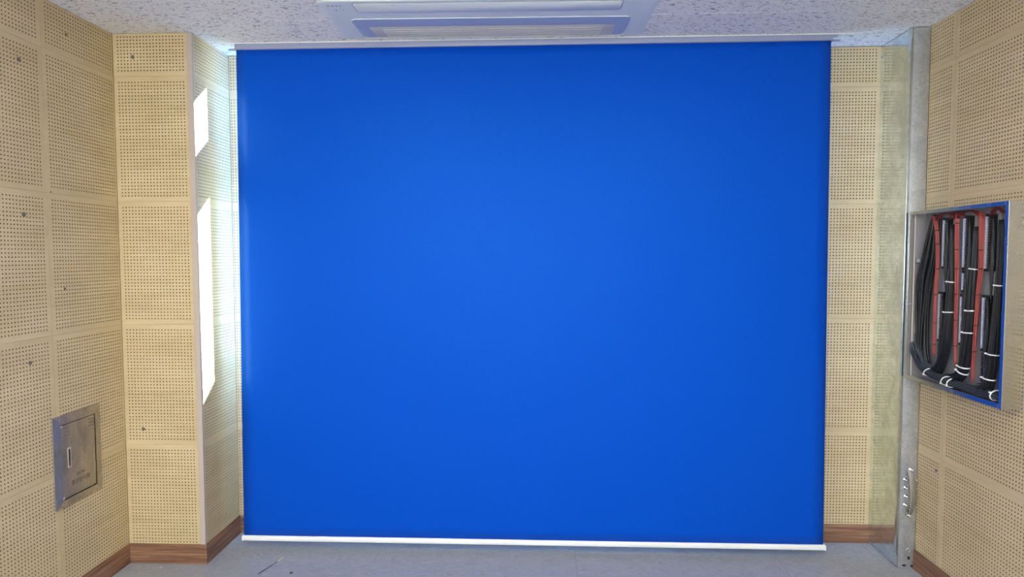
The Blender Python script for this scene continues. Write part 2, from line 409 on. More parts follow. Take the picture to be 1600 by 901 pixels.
# baseboards with rounded top
def base_profile(t, h): return [(0, 0), (t, 0), (t, h-.012), (t*.75, h-.004), (t*.35, h), (0, h)]
def baseboard(name, p0, p1, nrm, m, h=.098, t=.009):
    bm = bmesh.new(); pr = base_profile(t, h); R = []
    for p in (p0, p1): R.append([bm.verts.new((p[0]+nrm[0]*a, p[1]+nrm[1]*a, z)) for a, z in pr])
    n = len(pr)
    for k in range(n): bm.faces.new((R[0][k], R[0][(k+1) % n], R[1][(k+1) % n], R[1][k]))
    bm.faces.new(R[0]); bm.faces.new(R[1][::-1]); bmesh.ops.recalc_face_normals(bm, faces=bm.faces)
    return struct(name, bm, m)
baseboard('baseboard_left', (XL, YR), (XL, YP-.0005), (1, 0), M_WOODY)
baseboard('baseboard_pillar_front', (XL+.0095, YP), (XP+.009, YP), (0, -1), M_WOODX)
baseboard('baseboard_pillar_side', (XP, YP+.0005), (XP, YB-.0005), (1, 0), M_WOODY)
baseboard('baseboard_back', (XP+.0095, YB), (XD-.001, YB), (0, -1), M_WOODX)
baseboard('baseboard_right', (XR, YR), (XR, YD-.002), (-1, 0), M_WOODY)

# window in the back wall, behind the screen
wi = empty('window_1', (0, YB+.02, WZ0), kind='structure'); wi.location = (0, 0, 0)
bm = bmesh.new(); ya, yb = YB+.004, YB+.045
box(bm, WX0-.035, WX0, ya, yb, WZ0-.03, 2.64); box(bm, WX1, WX1+.0, ya, yb, WZ0, 2.64) if False else None
box(bm, WX1-.04, WX1, ya, yb, WZ0-.03, 2.64); box(bm, WX0, WX1-.04, ya, yb, WZ0-.03, WZ0); box(bm, WX0, WX1-.04, ya, yb, WZ1+.005, 2.64)
box(bm, -.2, -.15, ya, yb, WZ0, WZ1+.005)
obj('window_frame', bm, M_WFRAME, wi)
obj('transom_panel', bbox(WX0, WX1-.04, YB+.006, YB+.040, 2.055, 2.315, .002), M_WFRAME, wi)
for (x0, x1) in ((WX0, -.2), (-.15, WX1-.04)):
    for (z0, z1) in ((WZ0, 2.055), (2.315, WZ1+.005)):
        obj('pane', bbox(x0, x1, YB+.022, YB+.027, z0, z1), M_GLASS, wi)

# ------------------------------------------------------------------ blue roller screen
YS = 3.200
t = empty('roller_screen', (-.05, YS, .04), 'large royal blue roller backdrop screen hanging from the ceiling with white bottom bar', 'backdrop screen')
def local(o, root):
    if o.parent == root: o.matrix_parent_inverse = Matrix.Translation(-root.location)
    return o
bm = bmesh.new(); TZ, BZ = 2.590, .062; NX, NZ = 48, 44
g = []
for j in range(NZ+1):
    fz = j/NZ; z = BZ+(TZ-BZ)*fz; row = []
    x0 = -1.546+(.020)*fz; x1 = 1.444-(.020)*fz
    for i in range(NX+1):
        fx = i/NX; x = x0+(x1-x0)*fx
        yy = YS+.0016*math.sin(fx*7+fz*2)*(1-abs(2*fx-1)**2)+.0012*math.sin(fx*15+1.3)*fz
        row.append(bm.verts.new((x, yy, z)))
    g.append(row)
for j in range(NZ):
    for i in range(NX): bm.faces.new((g[j][i], g[j][i+1], g[j+1][i+1], g[j+1][i]))
o = local(obj('fabric', bm, M_CLOTH, t, True), t)
sm = o.modifiers.new('thickness', 'SOLIDIFY'); sm.thickness = .0008; sm.offset = 0; sm.material_offset = 1; o.data.materials.append(M_CLOTHB)
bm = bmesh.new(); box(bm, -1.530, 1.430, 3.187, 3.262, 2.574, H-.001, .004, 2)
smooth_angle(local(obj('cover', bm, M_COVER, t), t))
bm = bmesh.new(); box(bm, -1.640, 1.532, 3.183, 3.1868, 2.6005, H-.0003, .0008); local(tag(obj('mounting_lip', bm, M_WHITE, t), 'thin white mounting lip along the cover top'), t)
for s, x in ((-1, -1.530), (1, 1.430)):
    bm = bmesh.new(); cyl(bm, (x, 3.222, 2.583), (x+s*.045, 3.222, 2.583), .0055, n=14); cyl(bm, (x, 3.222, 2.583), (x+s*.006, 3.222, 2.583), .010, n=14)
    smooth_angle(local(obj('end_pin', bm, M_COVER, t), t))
bm = bmesh.new(); n = 18; R = []
for x in (-1.548, 1.449):
    ring = []
    for k in range(n):
        a = 2*PI*k/n; c, s = math.cos(a), math.sin(a)
        ring.append(bm.verts.new((x, YS+.011*math.copysign(abs(c)**.6, c), .0555+.0140*math.copysign(abs(s)**.6, s))))
    R.append(ring)
for k in range(n): bm.faces.new((R[0][k], R[0][(k+1) % n], R[1][(k+1) % n], R[1][k]))
bm.faces.new(R[0][::-1]); bm.faces.new(R[1]); bmesh.ops.recalc_face_normals(bm, faces=bm.faces)
bar = smooth_angle(local(obj('bottom_bar', bm, M_WHITE, t), t))
for s, x in ((-1, -1.548), (1, 1.449)):
    o = obj('end_cap', bbox(min(x, x+s*.006), max(x, x+s*.006), YS-.0125, YS+.0125, .041, .070, .003, 2), M_WHITE, bar); local(o, t)

# ------------------------------------------------------------------ ceiling air conditioner (one way cassette)
t = empty('air_conditioner', (-.218, 2.92, H), 'white one-way cassette air conditioner recessed in the ceiling before the screen', 'air conditioner')
def rrect(x0, x1, y0, y1, r, n=6):
    out = []
    for cx, cy_, a0 in ((x1-r, y1-r, 0), (x0+r, y1-r, PI/2), (x0+r, y0+r, PI), (x1-r, y0+r, 1.5*PI)):
        for k in range(n+1):
            a = a0+PI/2*k/n; out.append((cx+r*math.cos(a), cy_+r*math.sin(a)))
    return out
def loft(rings, cap0=False, cap1=True):
    bm = bmesh.new(); V = [[bm.verts.new(p) for p in r] for r in rings]; n = len(V[0])
    for a, b in zip(V, V[1:]):
        for k in range(n): bm.faces.new((a[k], b[k], b[(k+1) % n], a[(k+1) % n]))
    if cap0: bm.faces.new(V[0][::-1])
    if cap1: bm.faces.new(V[-1])
    bmesh.ops.recalc_face_normals(bm, faces=bm.faces); return bm
AX0, AX1, AY0, AY1 = -.940, .503, 2.668, 3.146
def zb(y):      # underside height: flat near the room, rising to the ceiling on the outlet side
    if y < 2.87: return .014
    f = min((y-2.87)/(AY1-2.87), 1); return .014-.008*f**1.4
rings = []
for ins, dz in ((0, 0), (.0, .004), (.012, .62), (.030, .88), (.06, .98), (.10, 1.0)):
    q = rrect(AX0+ins, AX1-ins, AY0+ins*.14, AY1-ins*.22, .03+.012*(1-ins*10), 6)
    rings.append([(x, y, H-(.004+ (zb(y)-.004)*dz if dz > .01 else dz)) for x, y in q])
bm = loft(rings, False, False)
# underside with openings for the intake panel and the outlet
def plate_ring(bm, outer, inner):
    n = len(outer); a = [bm.verts.new(p) for p in outer]; b = [bm.verts.new(p) for p in inner]
    for k in range(n): bm.faces.new((a[k], b[k], b[(k+1) % n], a[(k+1) % n]))
body = smooth_angle(local(obj('body', bm, M_ACW, t), t), 50)
q = rrect(AX0+.10, AX1-.10, AY0+.035, AY1-.022, .030+.012*0, 6)
bm = bmesh.new(); NXg = 60; NYg = 24
xa, xb_, y_a, y_b = AX0+.098, AX1-.098, AY0+.013, AY1-.0215
G = [[bm.verts.new((xa+(xb_-xa)*i/NXg, y_a+(y_b-y_a)*j/NYg, H-zb(y_a+(y_b-y_a)*j/NYg))) for i in range(NXg+1)] for j in range(NYg+1)]
for j in range(NYg):
    for i in range(NXg): bm.faces.new((G[j][i], G[j+1][i], G[j+1][i+1], G[j][i+1]))
smooth_angle(local(obj('underside', bm, M_ACW, t), t), 50)
# intake panel (the flat lid), proud with a dark joint round it
def lid(name, x0, x1, y0, y1, r, dz, thick, m, parent, zf=zb, ins=.0):
    rr = []
    for i_, d in ((0, -.001), (0, dz-.0012), (.0015, dz)):
        rr.append([(x, y, H-zf(y)-d) for x, y in rrect(x0+i_, x1-i_, y0+i_, y1-i_, r, 6)])
    bm = loft(rr, False, True)
    return smooth_angle(local(obj(name, bm, m, parent), t), 40)
lid('panel_joint', -.788, .354, 2.690, 2.797, .016, .0006, .001, M_DARK, t)
ip = lid('intake_panel', -.785, .351, 2.6925, 2.7935, .014, .0022, .004, M_ACW, t)
# outlet recess: bright rim, blue-grey hollow and the vane
ox0, ox1, oy0, oy1 = -.840, .410, 2.868, 3.128
rim_o = rrect(ox0-.004, ox1+.004, oy0-.004, oy1+.004, .034); rim_i = rrect(ox0, ox1, oy0, oy1, .030)
bm = bmesh.new(); n = len(rim_o)
va = [bm.verts.new((x, y, H-zb(y)+.001)) for x, y in rim_o]; vb = [bm.verts.new((x*.5+a*.5, y*.5+b*.5, H-zb(y)-.0025)) for (x, y), (a, b) in zip(rim_o, rim_i)]; vc = [bm.verts.new((x, y, H-zb(y)+.001)) for x, y in rim_i]
for k in range(n):
    bm.faces.new((va[k], vb[k], vb[(k+1) % n], va[(k+1) % n])); bm.faces.new((vb[k], vc[k], vc[(k+1) % n], vb[(k+1) % n]))
bmesh.ops.recalc_face_normals(bm, faces=bm.faces)
orim = smooth_angle(local(obj('outlet_rim', bm, M_ACW, t), t), 60)
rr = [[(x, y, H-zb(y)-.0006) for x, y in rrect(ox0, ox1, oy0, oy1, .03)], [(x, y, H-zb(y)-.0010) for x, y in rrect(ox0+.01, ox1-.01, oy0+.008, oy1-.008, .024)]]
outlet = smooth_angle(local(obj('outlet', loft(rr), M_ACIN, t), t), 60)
bm = bmesh.new(); vy0, vy1, vx0, vx1 = 2.968, 3.124, -.782, .356; n = 12; Vr = []
for j in range(n+1):
    f = j/n; y = vy0+(vy1-vy0)*f
    for i in range(25):
        gx = i/24; e = min(gx, 1-gx)*24; e = min(e, 1)
        bulge = (.0065*math.sin(PI*f)**.7+.0005*math.sin(f*PI*9))*e
        Vr.append(bm.verts.new((vx0+(vx1-vx0)*gx, y, H-zb(y)-.0012-bulge)))
for j in range(n):
    for i in range(24): bm.faces.new((Vr[j*25+i], Vr[(j+1)*25+i], Vr[(j+1)*25+i+1], Vr[j*25+i+1]))
bmesh.ops.recalc_face_normals(bm, faces=bm.faces)
vane = local(obj('vane', bm, M_VANE, t, True), t)
for j in range(5):
    f = .18+.16*j; y = vy0+(vy1-vy0)*f; bm = bmesh.new()
    tube(bm, [(vx0+.06, y, H-zb(y)-.0012-.0065*math.sin(PI*f)**.7-.0006), (vx1-.06, y, H-zb(y)-.0012-.0065*math.sin(PI*f)**.7-.0006)], .0012, 6)
    local(obj('vane_rib', bm, M_VANE, vane), t)
for k, x in enumerate((-.893, -.875, -.857, -.840)):
    bm = bmesh.new(); tube(bm, [(x, 2.716, H-zb(2.74)+.006), (x, 2.716, H-zb(2.74)-.0006)], .0048, 10); local(obj('indicator', bm, M_MARK, t), t)
t.rotation_euler = (0, 0, math.radians(.85))
for x in (-.872, -.842):
    bm = bmesh.new(); tube(bm, [(x, 2.766, H-zb(2.79)+.006), (x, 2.766, H-zb(2.79)-.0005)], .0034, 8); local(obj('indicator', bm, M_MARK, t), t)

# ------------------------------------------------------------------ galvanised cable duct in the right corner
t = empty('cable_duct', (1.80, 3.25, 0), 'tall galvanised steel cable duct from floor to ceiling in the right corner', 'cable duct')
bm = bmesh.new(); box(bm, XD-.0015, XD, YD+.012, YB-.001, .018, H-.006)
local(tag(obj('side_sheet', bm, M_DUCTSIDE, t), 'mirror-bright side sheet reflecting the perforated wall'), t)
bm = bmesh.new(); box(bm, XD+.002, XD+.008, YD+.014, YB-.004, .002, H-.003); box(bm, XR-.004, XR-.002, YD+.014, YB-.004, .002, H-.003)
local(obj('inner_channel', bm, M_DUCT, t), t)
bm = bmesh.new()
box(bm, XD-.012, XD-.006, YD-.001, YD+.016, .016, H-.006, .0015, 2)
box(bm, XD-.006, XD+.001, YD+.003, YD+.016, .016, H-.006, .0008)
smooth_angle(local(obj('folded_lip', bm, M_DUCTSIDE, t), t))
bm = bmesh.new(); box(bm, XD+.002, XR-.001, YD, YD+.012, .002, H-.003, .0015, 2)
smooth_angle(local(obj('front_cover', bm, M_DUCT, t), t))
for x, z, a, b in ((1.793, .0145, .010, .006), (1.830, .0125, .007, .006), (1.814, .052, .0065, .009)):
    bm = bmesh.new(); r0 = [(x+a*math.cos(k*PI/8), YD-.0006, z+b*math.sin(k*PI/8)) for k in range(16)]; r1 = [(p[0], YD+.004, p[2]) for p in r0]
    o = local(obj('knockout_hole', loft([r1, r0]), M_DARK, t), t)
bm = bmesh.new(); tube(bm, [(1.812+.009*math.cos(k*PI/8), YD-.0004, .092+.009*math.sin(k*PI/8)) for k in range(16)], .0014, 6, closed=True)
smooth_angle(local(obj('embossed_ring', bm, M_DUCT, t), t))
bm = bmesh.new(); box(bm, XD+.008, XR-.003, YD-.004, YD, .300, .458, .001)
local(obj('splice_plate', bm, M_DUCT, t), t)
def bolt(x, y, z, parent, L=.016, r=.0062):
    bm = bmesh.new(); tube(bm, [(x, y+.001, z), (x, y-.0015, z)], r*1.45, 14); tube(bm, [(x, y-.0012, z), (x, y-.007, z)], r, 6); tube(bm, [(x, y-.006, z), (x, y-L, z), (x, y-L-.001, z)], [r*.5, r*.5, r*.3], 10)
    return local(obj('bolt', bm, M_BOLT, parent), t)
for x, z in ((1.783, .444), (1.786, .404), (1.788, .362), (1.786, .320), (1.831, .444), (1.832, .402), (1.832, .360), (1.832, .312)): bolt(x, YD-.004, z, t)
# braided strap bowing out between two bolts
pts = catmull([(1.807, YD-.003, .500), (1.806, YD-.006, .486), (1.804, YD-.026, .455), (1.804, YD-.038, .405), (1.804, YD-.040, .350), (1.803, YD-.028, .305), (1.803, YD-.007, .276), (1.803, YD-.003, .262)], 6)
bm = bmesh.new(); R = []
for i, p in enumerate(pts):
    d = (pts[min(i+1, len(pts)-1)]-pts[max(i-1, 0)]).normalized(); sx = Vector((1, 0, 0)); sx = (sx-d*sx.dot(d)).normalized(); nn = d.cross(sx)
    ww = .0150*(.82+.18*min(1, min(i, len(pts)-1-i)/6)); th = .0035
    ring = []
    for k in range(12):
        a = 2*PI*k/12; ring.append(bm.verts.new(p+sx*ww*math.cos(a)+nn*th*math.sin(a)+nn*.0006*math.sin(i*2.1+k)))
    R.append(ring)
for a, b in zip(R, R[1:]):
    for k in range(12): bm.faces.new((a[k], a[(k+1) % 12], b[(k+1) % 12], b[k]))
bm.faces.new(R[0]); bm.faces.new(R[-1][::-1]); bmesh.ops.recalc_face_normals(bm, faces=bm.faces)
br = local(tag(obj('braided_strap', bm, M_BRAID, t, True), 'silver braided earthing strap bowed between two bolts'), t)
bolt(1.808, YD-.0055, .494, br, .018, .0070); bolt(1.803, YD-.0055, .268, br, .018, .0070)
bm = bmesh.new(); tube(bm, [(XD, 3.135, 2.530), (XD-.0035, 3.135, 2.530)], .0045, 10); local(obj('rivet', bm, M_DUCT, t), t)
bm = bmesh.new(); tube(bm, [(XD, 3.372, 2.545), (XD-.006, 3.372, 2.545)], .0045, 10); local(obj('rivet', bm, M_DUCT, t), t)

# ------------------------------------------------------------------ small flush access cabinet in the left wall
t = empty('access_panel', (XL, 2.70, .65), 'small stainless steel access panel with latch set low in the left perforated wall', 'access panel')
fy0, fy1, fz0, fz1, iy0, iy1, iz0, iz1 = 2.557, 2.842, .449, .851, 2.598, 2.804, .483, .812
def miter(name, pts, parent, m=M_STEEL):
    bm = bmesh.new(); a = [bm.verts.new(p) for p in pts]
    b = [bm.verts.new((XL-.0005, p[1], p[2])) for p in pts]
    bm.faces.new(a); n = len(a)
    for k in range(n): bm.faces.new((a[k], b[k], b[(k+1) % n], a[(k+1) % n]))
    bmesh.ops.recalc_face_normals(bm, faces=bm.faces); return local(obj(name, bm, m, parent), t)
fo, fi = XL+.0045, XL+.010
def fr(y0, z0, y1, z1, y2, z2, y3, z3): return [(fo, y0, z0), (fo, y1, z1), (fi, y2, z2), (fi, y3, z3)]
g = .0006
miter('frame_rail', fr(fy0+g, fz1, fy1-g, fz1, iy1-g, iz1, iy0+g, iz1), t, M_DOORM); miter('frame_rail', fr(fy0+g, fz0, fy1-g, fz0, iy1-g, iz0, iy0+g, iz0), t, M_DOORM)
miter('frame_stile', fr(fy0, fz0+g, fy0, fz1-g, iy0, iz1-g, iy0, iz0+g), t, M_FRAME); miter('frame_stile', fr(fy1, fz0+g, fy1, fz1-g, iy1, iz1-g, iy1, iz0+g), t, M_DOORM)
local(obj('frame_back', bbox(XL-.0005, XL+.0015, iy0-.004, iy1+.004, iz0-.004, iz1+.004), M_DARK, t), t)
door = local(obj('door', bbox(XL+.0015, XL+.0075, iy0+.004, iy1-.0035, iz0+.004, iz1-.0035, .0008), M_DOORM, t), t)
for yy in (2.632, 2.775):
    for k in range(3):
        z = .792-.016*k-(.004 if yy < 2.7 else 0)
        bm = bmesh.new(); R0 = [(XL+.0073, yy-.015, z), (XL+.0073, yy+.015, z), (XL+.0073, yy+.015, z+.007), (XL+.0073, yy-.015, z+.007)]
        R1 = [(XL+.0076, yy-.013, z+.001), (XL+.0076, yy+.013, z+.001), (XL+.0115, yy+.013, z+.005), (XL+.0115, yy-.013, z+.005)]
        local(obj('louver', loft([R0, R1]), M_STEEL, door), t)
lt = local(obj('latch', bbox(XL+.0073, XL+.0095, 2.627, 2.648, .615, .703, .0008), M_BOLT, door), t)
local(obj('latch_slot', bbox(XL+.0090, XL+.0100, 2.634, 2.643, .622, .697, .0003), M_DARK, door), t)
for yy, zz in ((iy0+.002, iz1-.012), (iy0+.002, iz0+.006)):
    local(obj('hinge', bbox(XL+.0073, XL+.0100, yy-.006, yy+.004, zz, zz+.006, .0005), M_BOLT, door), t)
def text(s, size, y, z, parent):
    cu = bpy.data.curves.new('lettering', 'FONT'); cu.body = s; cu.size = size; cu.align_x = 'CENTER'; cu.extrude = .0002
    o = bpy.data.objects.new('lettering', cu); COL.objects.link(o)
    bpy.context.view_layer.update(); me = bpy.data.meshes.new_from_object(o); bpy.data.objects.remove(o)
    ob = link('lettering', me, M_INK, parent)
    ob.matrix_basis = Matrix.Translation((XL+.0078, y, z)) @ Matrix(((0, 0, 1, 0), (1, 0, 0, 0), (0, 1, 0, 0), (0, 0, 0, 1)))
    local(ob, t); return ob
text('DCW', .020, 2.704, .565, door); text('\ud1b5\uc2e0\ub2e8\uc790\ud568', .025, 2.704, .532, door)

# ------------------------------------------------------------------ open junction box on the right wall
BX0, BX1, BY0, BY1, BZ0, BZ1 = 1.760, 1.8425, 2.456, 3.094, .946, 1.736
t = empty('junction_box', (1.84, 2.78, BZ0), 'open stainless steel junction box full of black and red wires on the right wall', 'junction box')
def part(name, bm, m, parent=None, label=None, sm=False):
    o = local(obj(name, bm, m, parent or t, sm), t)
    if label: o['label'] = label
    return o
part('back_plate', bbox(BX1-.003, BX1, BY0, BY1, BZ0, BZ1), M_BOXIN)
part('side_plate', bbox(BX0+.002, BX1-.003, BY0, BY0+.002, BZ0, BZ1, .0004), M_STEEL, label='polished near side plate')
part('side_plate', bbox(BX0+.002, BX1-.003, BY1-.002, BY1, BZ0, BZ1), M_BOXIN)
part('top_plate', bbox(BX0+.002, BX1-.003, BY0+.002, BY1-.002, BZ1-.002, BZ1), M_STEEL)
part('bottom_plate', bbox(BX0+.002, BX1-.003, BY0+.002, BY1-.002, BZ0, BZ0+.002), M_STEEL)
fw_ = .0165
part('flange', bbox(BX0, BX0+.002, BY0, BY0+fw_, BZ0, BZ1, .0004), M_STEEL); part('flange', bbox(BX0, BX0+.002, BY1-.015, BY1, BZ0, BZ1, .0004), M_STEEL)
part('flange', bbox(BX0, BX0+.002, BY0+fw_+.0004, BY1-.0154, BZ1-.015, BZ1, .0004), M_STEEL); part('flange', bbox(BX0, BX0+.002, BY0+fw_+.0004, BY1-.0154, BZ0, BZ0+.018, .0004), M_STEEL)
part('gasket_strip', bbox(1.772, 1.777, 3.066, 3.070, BZ0+.004, BZ1-.004, .001), M_TAN)
bm = bmesh.new(); tube(bm, [(1.754+.0*k, 3.079+.010*math.cos(k*PI/6), 1.302+.009*math.sin(k*PI/6)) for k in range(12)], .0018, 6, closed=True); tube(bm, [(1.754, 3.069, 1.302), (1.761, 3.060, 1.302)], .0018, 6)
part('latch_ring', bm, M_BOLT, sm=True)
bm = bmesh.new(); box(bm, 1.79, 1.812, 3.045, 3.082, 1.500, 1.515, .002); box(bm, 1.785, 1.80, 3.062, 3.072, 1.497, 1.518, .001)
part('cable_clamp', bm, M_DUCT)
XB = BX1-.003
# ribbed grey plates behind the strips
for y0, y1, z0, z1 in ((2.872, 2.952, 1.352, 1.712), (2.735, 2.815, 1.352, 1.712), (2.600, 2.680, 1.352, 1.712)):
    bm = bmesh.new(); box(bm, XB-.003, XB, y0, y1, z0, z1)
    for k in range(int((z1-z0)/.006)): box(bm, XB-.0042, XB-.003, y0+.012, y1-.004, z0+.002+.006*k, z0+.005+.006*k)
    part('ribbed_plate', bm, M_PLATE)
# terminal strips
def strip(yc, z1, z0, n, toothed=None):
    k_ = lambda v: 1.534+(v-1.534)*.988
    yc *= .988; z1 = k_(z1); z0 = k_(z0); toothed = k_(toothed) if toothed else None
    bm = bmesh.new(); box(bm, 1.812, XB, yc-.020, yc+.008, z0-.010, z1+.010, .001)
    s = part('terminal_strip', bm, M_BLK)
    part('marker_rail', bbox(1.8065, 1.813, yc, yc+.0075, z0, z1, .0008), M_RAIL, s)
    bm = bmesh.new(); bk = bmesh.new(); st_ = (z1-z0)/n
    for k in range(n):
        z = z0+st_*(k+.5)
        box(bm, 1.8045, 1.8125, yc-.0085, yc-.0022, z-st_*.27, z+st_*.27)
        box(bk, 1.8075, 1.8125, yc-.020, yc-.0095, z-st_*.30, z+st_*.30)
    tag(part('contact_row', bm, M_CONT, s), kind='stuff'); tag(part('terminal_row', bk, M_BLK, s), kind='stuff')
    part('end_block', bbox(1.806, 1.813, yc-.016, yc+.008, z1, z1+.011, .0015), M_BLK, s); part('end_block', bbox(1.806, 1.813, yc-.016, yc+.008, z0-.011, z0, .0015), M_BLK, s)
    if toothed:
        bm = bmesh.new(); box(bm, 1.816, XB, yc-.018, yc+.004, toothed, z0-.011)
        nn = int((z0-.013-toothed)/.0098); bk = bmesh.new()
        for k in range(nn):
            z = toothed+.0098*(k+.5); box(bm, 1.808, 1.816, yc-.004, yc+.004, z-.003, z+.003); box(bk, 1.810, 1.816, yc-.013, yc-.008, z-.002, z+.002)
        tag(part('empty_terminal_row', bm, M_BLK, s), kind='stuff'); tag(part('empty_contact_row', bk, M_CONT, s), kind='stuff')
strip(2.945, 1.690, 1.482, 20); strip(2.960, 1.356, 1.150, 20, 1.060)
strip(2.807, 1.690, 1.480, 20); strip(2.805, 1.455, 1.382, 7); strip(2.811, 1.354, 1.153, 20, 1.082)
strip(2.671, 1.690, 1.477, 20); strip(2.674, 1.358, 1.148, 20, 1.010)
# wire bundles
def bundle(name, path, n, R, r, m, flat=1.0, k=4, label=None, spread=None, fan=None, n_side=5, wob=.35):
    """path of (x,y,z); every wire keeps its own place in the bundle, with a little wander"""
    bm = bmesh.new(); P = catmull(path, k); L = len(P)
    for i in range(n):
        a = i*2.399; q = math.sqrt((i+.5)/n)*R; ph = random.random()*6
        pts = []
        for j, p in enumerate(P):
            d = P[min(j+1, L-1)]-P[max(j-1, 0)]; d.normalize()
            sx = Vector((1, 0, 0)); sx = (sx-d*sx.dot(d)).normalized(); sy = d.cross(sx)
            f = j/(L-1); sc = 1.0
            if spread: sc = spread(f)
            aa = a+.5*math.sin(f*2.5+ph)
            o_ = sx*math.cos(aa)*q*flat*sc+sy*math.sin(aa)*q*sc+sy*math.sin(f*9+ph)*r*wob+sx*math.cos(f*7+ph)*r*wob
            w_ = p+o_; w_.x = min(max(w_.x, BX0+.006), XB-.002); w_.y = min(max(w_.y, BY0+.006), BY1-.028); w_.z = min(max(w_.z, BZ0+.005), BZ1-.005)
            pts.append(w_)
        tube(bm, pts, r, n_side)
    if fan:
        for (ps, r2) in fan: tube(bm, catmull(ps, 4), r2, n_side)
    return part(name, bm, m, label=label, sm=True), P
def tie(parent, P, f, R, m, flat=1.0, w=.0022, tilt=0, head=True):
    j = max(1, min(int(f*(len(P)-1)), len(P)-2)); p = P[j]; d = (P[j+1]-P[j-1]).normalized()
    sx = Vector((1, 0, 0)); sx = (sx-d*sx.dot(d)).normalized(); sy = d.cross(sx)
    bm = bmesh.new()
    ring = [p+sx*math.cos(a)*(R*flat+.001)+sy*math.sin(a)*(R+.001)+d*tilt*math.sin(a)*R for a in [2*PI*k/16 for k in range(16)]]
    tube(bm, ring, w, 6, closed=True)
    if head:
        c = p-sx*(R*flat+.002)+sy*R*.6*(1 if sy.y > 0 else -1)
        box(bm, c.x-.003, c.x+.003, c.y-.0035, c.y+.0035, c.z-.003, c.z+.003, .0008)
    part('cable_tie', bm, m, parent, sm=False)
X1 = 1.800
def P3(lst, x=X1): return [(x, y, z) for y, z in lst]
def red(path, ties, R=.0080, n=12):
    sp = lambda f: 1.15-.75*f
    b, P = bundle('wire_bundle', path, n, R, .0019, M_REDW, spread=lambda f: 1.1-.5*f, label='bundle of red wires tied with black ties')
    zs = [p.z for p in P]
    for z in ties:
        f = min(range(len(P)), key=lambda i: abs(P[i].z-z))/(len(P)-1); tie(b, P, f, R*.75*(1.1-.5*f)+.001, M_TIEB, w=.0020, head=False)
    return b
xr = 1.797
red(P3([(2.968, 1.708), (2.958, 1.690), (2.942, 1.643), (2.935, 1.560), (2.932, 1.471), (2.939, 1.355), (2.937, 1.227), (2.935, 1.130), (2.935, 1.082)], xr), (1.638, 1.572, 1.477, 1.364, 1.227, 1.127), .0072)
red(P3([(2.802, 1.712), (2.804, 1.690), (2.801, 1.583), (2.797, 1.474), (2.795, 1.364), (2.792, 1.143), (2.783, 1.056)], xr), (1.666, 1.564, 1.474, 1.366, 1.264, 1.143), .0080)
red(P3([(2.655, 1.706), (2.651, 1.580), (2.648, 1.477), (2.658, 1.372), (2.666, 1.245), (2.672, 1.107), (2.674, 1.060), (2.676, 1.011)], xr), (1.565, 1.477, 1.365, 1.251, 1.134), .0090)
for y0, y1 in ((2.94, 2.82), (2.845, 2.765), (2.80, 2.67), (2.60, 2.53)):
    bm = bmesh.new()
    for k in range(8):
        a = random.uniform(-.006, .006); b = random.uniform(0, .012); x = 1.80+random.uniform(-.012, .012)
        tube(bm, catmull([(x, y0+a, 1.690), (x-.004, y0-.02, 1.708+b*.5), (x, (y0+y1)/2+a, 1.714+b*.4), (x-.003, y1+.015, 1.706+b*.5), (x, y1, 1.694)], 4), .0019, 5)
    part('wire_loop', bm, M_REDD, label='dark red wires looped along the box top', sm=True)
def fans(yc, z1, z0, n, ye, zdrop, xe=X1):
    yc *= .988; z1 = 1.534+(z1-1.534)*.988; z0 = 1.534+(z0-1.534)*.988
    out = []
    for k in range(n):
        z = z0+(z1-z0)*(k+.5)/n; j = random.uniform(-.004, .004)
        e = ye+.010*(1-2*k/n)*.6+j
        out.append(([(1.808, yc-.018, z), (1.800, yc-.030, z+.0015), (xe-.004, (yc-.030+e)/2-.006, z-.001), (xe-.008, e, z-.014), (xe-.006+j*.5, e-.002, z-.055), (xe, e-.003, z-zdrop)], .00205))
    return out
def black(path, n, R, fan, ties, label=None, flat=.7):
    b, P = bundle('wire_bundle', path, n, R, .0021, M_BLACKW, flat=flat, fan=fan, label=label or 'thick bundle of black wires', spread=lambda f: .45+.75*min(1, f*1.6))
    for z, tl in ties:
        f = min(range(len(P)), key=lambda i: abs(P[i].z-z))/(len(P)-1); tie(b, P, f, R*(.45+.75*min(1, f*1.6)), M_TIEW, flat=flat, tilt=tl, w=.0030)
    return b
black(P3([(2.838, 1.665), (2.838, 1.529), (2.839, 1.417), (2.846, 1.282), (2.852, 1.180), (2.868, 1.087), (2.900, 1.022), (2.950, .995)]), 34, .0200,
      fans(2.945, 1.69, 1.482, 20, 2.868, .12)+fans(2.960, 1.356, 1.15, 18, 2.888, .09), ((1.421, .1), (1.278, -.15)))
black(P3([(2.690, 1.650), (2.692, 1.529), (2.697, 1.423), (2.702, 1.301), (2.713, 1.208), (2.735, 1.060), (2.775, 1.004), (2.840, .985)]), 38, .0215,
      fans(2.807, 1.69, 1.48, 20, 2.722, .13)+fans(2.805, 1.455, 1.382, 7, 2.735, .10)+fans(2.811, 1.354, 1.153, 18, 2.742, .09), ((1.478, .1), (1.301, -.15), (1.213, -.2), (1.057, -.2), (1.037, -.1)))
black(P3([(2.548, 1.670), (2.545, 1.529), (2.546, 1.414), (2.554, 1.278), (2.567, 1.140), (2.585, 1.040), (2.600, .995), (2.640, .985)]), 40, .0215,
      fans(2.671, 1.69, 1.477, 20, 2.585, .14)+fans(2.674, 1.358, 1.148, 18, 2.600, .09), ((1.414, 0), (1.140, -.1), (1.037, -.1)))
